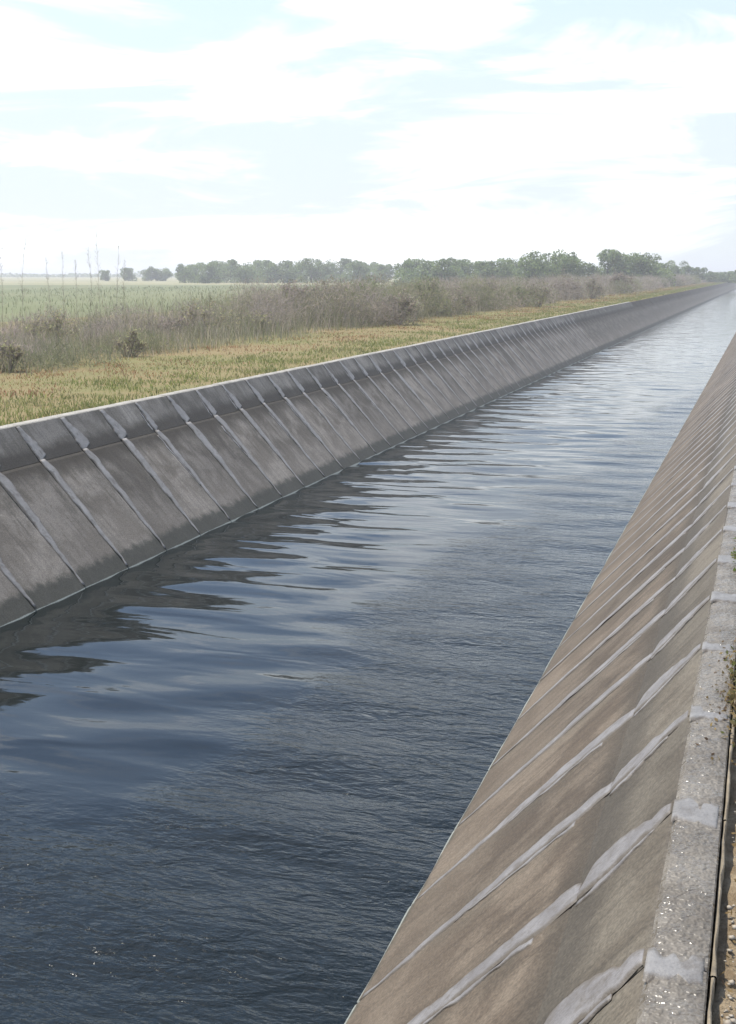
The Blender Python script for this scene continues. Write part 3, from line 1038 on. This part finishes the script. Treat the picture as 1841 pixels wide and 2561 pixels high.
# ---- trees
def tree(label, dx, top, wpx, dist, seed, group, pal, base_y=611, squat=.0):
    rg = np.random.default_rng(seed)
    D = 1841 / 1630
    az = math.atan((dx * D - 920.5) / 3000 / math.cos(R(11.2)))   # from view axis
    ang = R(18.148) - az
    x, y = -math.sin(ang) * dist, math.cos(ang) * dist
    h = (606.5 - top) * D / 3000 * dist + (CAM_Z - GROUND_Z)
    w = wpx * 1.4 * D / 3000 * dist
    root = thing('tree', label, 'tree', (x, y, GROUND_Z - .02), group)
    # trunk and limbs
    th = h * .34
    pts = [Vector((0, 0, 0)), Vector((rg.normal(0, .05), rg.normal(0, .05), th * .6)), Vector((rg.normal(0, .1), rg.normal(0, .1), th * 1.25)), Vector((rg.normal(0, .15), rg.normal(0, .15), h * .78))]
    rad = [h * .028, h * .022, h * .015, h * .004]
    A = [tuple(p_) for p_ in pts[:-1]]
    B = [tuple(p_) for p_ in pts[1:]]
    ra, rb = rad[:-1], rad[1:]
    ncl = int(rg.integers(15, 20))
    an = rg.uniform(0, 6.283, ncl)
    ro = w * .5 * np.sqrt(rg.uniform(.02, .72, ncl))
    zz = h * np.concatenate([rg.uniform(.10, .45, ncl // 2), rg.uniform(.45, .84, ncl - ncl // 2)])
    shrink = np.sqrt(np.clip(1 - ((zz / h - .45) / .6) ** 2, .15, 1))
    cl = np.stack([np.cos(an) * ro * shrink, np.sin(an) * ro * shrink, zz], -1)
    crad = np.minimum(w * rg.uniform(.17, .27, ncl), (h - zz) * .95)
    for c_ in cl:
        A.append(tuple(pts[1].lerp(pts[2], rg.random())))
        B.append(tuple(c_))
        ra = ra + [h * .010]
        rb = rb + [h * .003]
    V, F, T = sticks_arrays(A, B, np.array(ra), np.array(rb), np.tile([[.1, .08, .06]], (len(A), 1)), 6)
    obj('trunk', tri_mesh('trunk', V, F, T), M['bark'], root)
    nl = 2600
    k = rg.integers(0, ncl, nl)
    dv = rg.normal(0, 1, (nl, 3))
    dv /= np.linalg.norm(dv, axis=1)[:, None]
    rr_ = crad[k] * rg.uniform(.35, 1.08, nl) ** .6
    C = cl[k] + dv * rr_[:, None] * np.array([1, 1, .85])
    C[:, 2] = np.clip(C[:, 2], .05, h)
    tone = rg.uniform(.75, 1.25, ncl)[k][:, None]
    col = shades(nl, pal, [1] * len(pal), rg, .2) * tone
    V, F, T = quads_arrays(C, rg.uniform(.7, 1.3, nl) * (.10 + .045 * w), col, rg, aspect=.7)
    obj('crown', tri_mesh('crown', V, F, T), M['leaf'], root)


PINE = [(.15, .205, .07), (.18, .225, .085), (.13, .17, .07)]
ORD = ['first', 'second', 'third', 'fourth', 'fifth', 'sixth', 'seventh', 'eighth', 'ninth', 'tenth', 'eleventh', 'twelfth', 'thirteenth', 'fourteenth', 'fifteenth', 'sixteenth', 'seventeenth', 'eighteenth', 'nineteenth', 'twentieth']
seed = 2000
for i, (dx, top, w) in enumerate([(254, 597, 17), (305, 592, 24), (344, 589, 22), (363, 594, 16), (384, 588, 24)]):
    tree(f'{ORD[i]} from the left of the small separate trees on the field horizon', dx, top, w, 300, seed + i, 'small separate trees on the horizon', PINE)
seed = 2100
for i, (dx, top, w) in enumerate([(424, 583, 30), (448, 580, 34), (475, 577, 36), (492, 575, 34), (522, 574, 38), (550, 577, 38), (580, 574, 40), (608, 573, 38), (640, 576, 40), (668, 573, 36), (695, 567, 40), (724, 573, 40), (757, 571, 42), (790, 575, 40), (818, 578, 40), (846, 584, 36)]):
    tree(f'{ORD[i]} tree from the left in the long dark grove across the field', dx, top, w, 235 + 12 * math.sin(i * 2.3), seed + i, 'grove across the field', PINE)
seed = 2200
for i, (dx, top, w) in enumerate([(893, 577, 40), (917, 570, 44), (945, 575, 40), (972, 572, 44), (1003, 568, 48), (1033, 571, 44), (1062, 578, 40), (1092, 571, 44), (1122, 567, 46)]):
    tree(f'{ORD[i]} tree from the left in the middle grove above the thicket', dx, top, w, 175 + 10 * math.sin(i * 1.7), seed + i, 'middle grove', PINE)
big = [(1168, 549, 52, 150, 'tall rounded tree at the left of the first tall clump'), (1200, 545, 56, 155, 'tallest tree of the first tall clump, in its middle'),
       (1236, 556, 50, 150, 'lower rounded tree at the right of the first tall clump'), (1272, 573, 42, 165, 'low tree filling the gap between the two tall clumps'),
       (1326, 548, 46, 170, 'tall tree at the left of the second tall clump'), (1352, 553, 46, 168, 'second tree from the left in the second tall clump'), (1380, 559, 44, 172, 'third tree from the left in the second tall clump'),
       (1404, 557, 44, 170, 'round tree at the right end of the second tall clump'), (1436, 582, 34, 190, 'low tree just right of the second tall clump'),
       (1472, 575, 30, 230, 'small pointed tree standing alone right of the tall clumps'), (1498, 589, 30, 240, 'low bushy tree right of the small pointed tree'),
       (1523, 588, 18, 240, 'slim small tree near the right edge, standing above the hedge'), (1548, 600, 34, 260, 'low dark tree between the slim tree and the right edge'),
       (1582, 600, 34, 260, 'second low dark tree from the right edge'), (1612, 597, 32, 250, 'rounded low tree at the right edge of the picture')]
for i, (dx, top, w, d_, lab) in enumerate(big):
    tree(lab, dx, top, w, d_, 2300 + i, 'trees along the far canal bank', PINE)
# bushes standing under the groves
def undergrowth(name, label, x0, x1, dist, hgt, n, seed_):
    rg = np.random.default_rng(seed_)
    dx = rg.uniform(x0, x1, n)
    ang = R(18.148) - np.arctan((dx * 1841 / 1630 - 920.5) / 3000 / math.cos(R(11.2)))
    dd = dist + rg.normal(0, 4, n)
    hh = hgt * (.45 + .8 * value_noise(dx, dx * 0, 14, seed_))
    C = np.stack([-np.sin(ang) * dd, np.cos(ang) * dd, GROUND_Z + rg.random(n) * hh], -1)
    V, F, T = quads_arrays(C, rg.uniform(.2, .42, n), shades(n, PINE, [1, 1, 1], rg), rg, aspect=.7)
    obj(name, tri_mesh(name, V, F, T), M['leaf'], label=label, category='undergrowth', kind='stuff')


undergrowth('grove_undergrowth', 'dense green undergrowth at the foot of the grove across the field', 412, 862, 236, 3.0, 9000, 61)
undergrowth('bank_undergrowth', 'dense green undergrowth below the middle grove and the tall tree clumps', 870, 1470, 172, 2.8, 9000, 62)
# far low hedge on the horizon
n = 5000
s_ = rng.uniform(-330, -40, n)
d_ = 640 + rng.normal(0, 6, n)
C = np.stack([-sa * d_ + ca * s_, ca * d_ + sa * s_, GROUND_Z + rng.random(n) ** 1.4 * (1.4 + 2.6 * value_noise(s_, d_ * 0, 9, 77) ** 2)], -1)
V, F, T = quads_arrays(C, rng.uniform(.8, 1.6, n), shades(n, PINE, [1, 1, 1], rng), rng, aspect=.7)
obj('distant_hedge', tri_mesh('distant_hedge', V, F, T), M['leaf'], label='low dark strip of far trees along the left horizon', category='hedge', kind='stuff')

# ------------------------------------------------------------------ near bank: pebbles, litter, weeds
n = 2600
px_, py_ = .0 + .45 * rng.random(n) ** 1.2, 1.2 + 9 * rng.random(n) ** 1.3
s = .004 + .013 * rng.random(n) ** 3
ico = np.array([(0, 0, 1), (.9, 0, .1), (.28, .85, .15), (-.72, .53, .05), (-.72, -.53, .12), (.28, -.85, .05), (0, 0, -.8)])
icof = np.array([(0, 1, 2), (0, 2, 3), (0, 3, 4), (0, 4, 5), (0, 5, 1), (6, 2, 1), (6, 3, 2), (6, 4, 3), (6, 5, 4), (6, 1, 5)])
jit = ico[None] * rng.uniform(.6, 1.3, (n, 7, 3)) * s[:, None, None] * np.array([1, 1, .6])
V = (jit + np.stack([px_, py_, np.full(n, GROUND_Z - .022)], -1)[:, None]).reshape(-1, 3)
F = (icof[None] + (np.arange(n) * 7)[:, None, None]).reshape(-1, 3)
obj('gravel', tri_mesh('gravel', V, F), M['pebble'], label='small stones scattered on the bare soil beside the near coping', category='gravel', kind='stuff')
# dead leaves on the coping and soil
n = 900
cx = np.concatenate([rng.normal(-.02, .05, 300), rng.uniform(-.01, .35, 600)])
cy = np.concatenate([rng.normal(4.9, .35, 300), 1.3 + 8 * rng.random(600)])
cx = np.maximum(cx, -.16)
cz = np.where(cx < -.012, RK[1] + .008, GROUND_Z - .012)
V, F, T = quads_arrays(np.stack([cx, cy, cz], -1), rng.uniform(.008, .03, n), shades(n, [(.20, .14, .06), (.12, .075, .04), (.16, .17, .05), (.30, .22, .10)], [.4, .3, .1, .2], rng), rng, flat=.7, aspect=.5)
obj('leaf_litter', tri_mesh('leaf_litter', V, F, T), M['leaf'], label='brown dead leaf scraps lying on the near coping and soil', category='leaf litter', kind='stuff')


def weed(label, loc, h, n_st, spread, pal, seed, lean=(-.6, 0)):
    rg = np.random.default_rng(seed)
    root = thing('weed', label, 'weed', loc, 'weeds beside the near coping')
    Cs = []
    for i in range(n_st):
        A, B, ra = [], [], []
        d = Vector((lean[0] * rg.uniform(0, 1.3) + rg.normal(0, .22), lean[1] + rg.normal(0, .5), 1)).normalized()
        L = h * rg.uniform(.55, 1.1)
        q = Vector((abs(rg.normal(0, .02)), rg.normal(0, spread), 0))
        for k in range(5):
            d2 = (d + Vector((lean[0] * .18 * k, 0, -.12 * k))).normalized()
            q2 = q + d2 * L / 5
            A.append(tuple(q)); B.append(tuple(q2)); ra.append(.0022 * (1 - k * .12))
            for _ in range(6):
                Cs.append(tuple(q.lerp(q2, rg.random()) + Vector(rg.normal(0, .012, 3))))
            q = q2
        V, F, T = sticks_arrays(A, B, np.array(ra), np.array(ra) * .85, shades(5, [(.14, .13, .06)], [1], rg), 4)
        obj('stem', tri_mesh('stem', V, F, T), M['twig'], root)
    Cs = np.array(Cs)
    V, F, T = quads_arrays(Cs, rg.uniform(.014, .042, len(Cs)), shades(len(Cs), pal, [1] * len(pal), rg), rg, aspect=.45)
    obj('leaves', tri_mesh('leaves', V, F, T), M['leaf'], root, kind='stuff')


WG = [(.12, .17, .04), (.17, .20, .06), (.21, .19, .07)]
WB = [(.17, .14, .06), (.13, .14, .045), (.24, .17, .07)]
weed('straggling olive brown weed leaning over the near coping, below the leafy green one', (.035, 4.95, GROUND_Z - .03), .16, 34, .30, WB, 31, (-.5, 0))
weed('bright green leafy weed overhanging the near coping at the right edge', (.03, 7.3, GROUND_Z - .03), .24, 26, .18, WG, 32, (-.5, 0))
weed('small green weed at the right edge, just beyond the olive brown one', (.03, 6.35, GROUND_Z - .03), .15, 16, .14, WG, 33, (-.5, 0))

# ------------------------------------------------------------------ haze
HZ = (-4300, 4300, -60, 4300, -2.2, 13.0)
hm = bpy.data.materials.new('pale haze')
hm.use_nodes = True
hm.node_tree.nodes.clear()
ho = hm.node_tree.nodes.new("ShaderNodeOutputMaterial")
hv = hm.node_tree.nodes.new("ShaderNodeVolumePrincipled")
hv.inputs['Color'].default_value = (.97, .98, 1.0, 1)
hv.inputs['Density'].default_value = 0.0014
hv.inputs['Anisotropy'].default_value = 0.3
hm.node_tree.links.new(hv.outputs[0], ho.inputs['Volume'])
x0, x1, y0, y1, z0, z1 = HZ
hvv = [(x0, y0, z0), (x1, y0, z0), (x1, y1, z0), (x0, y1, z0), (x0, y0, z1), (x1, y0, z1), (x1, y1, z1), (x0, y1, z1)]
hff = [(0, 3, 2, 1), (4, 5, 6, 7), (0, 1, 5, 4), (1, 2, 6, 5), (2, 3, 7, 6), (3, 0, 4, 7)]
obj('haze', py_mesh('haze', hvv, hff), hm, label='thin pale haze in the air over the whole canal', category='haze', kind='stuff')
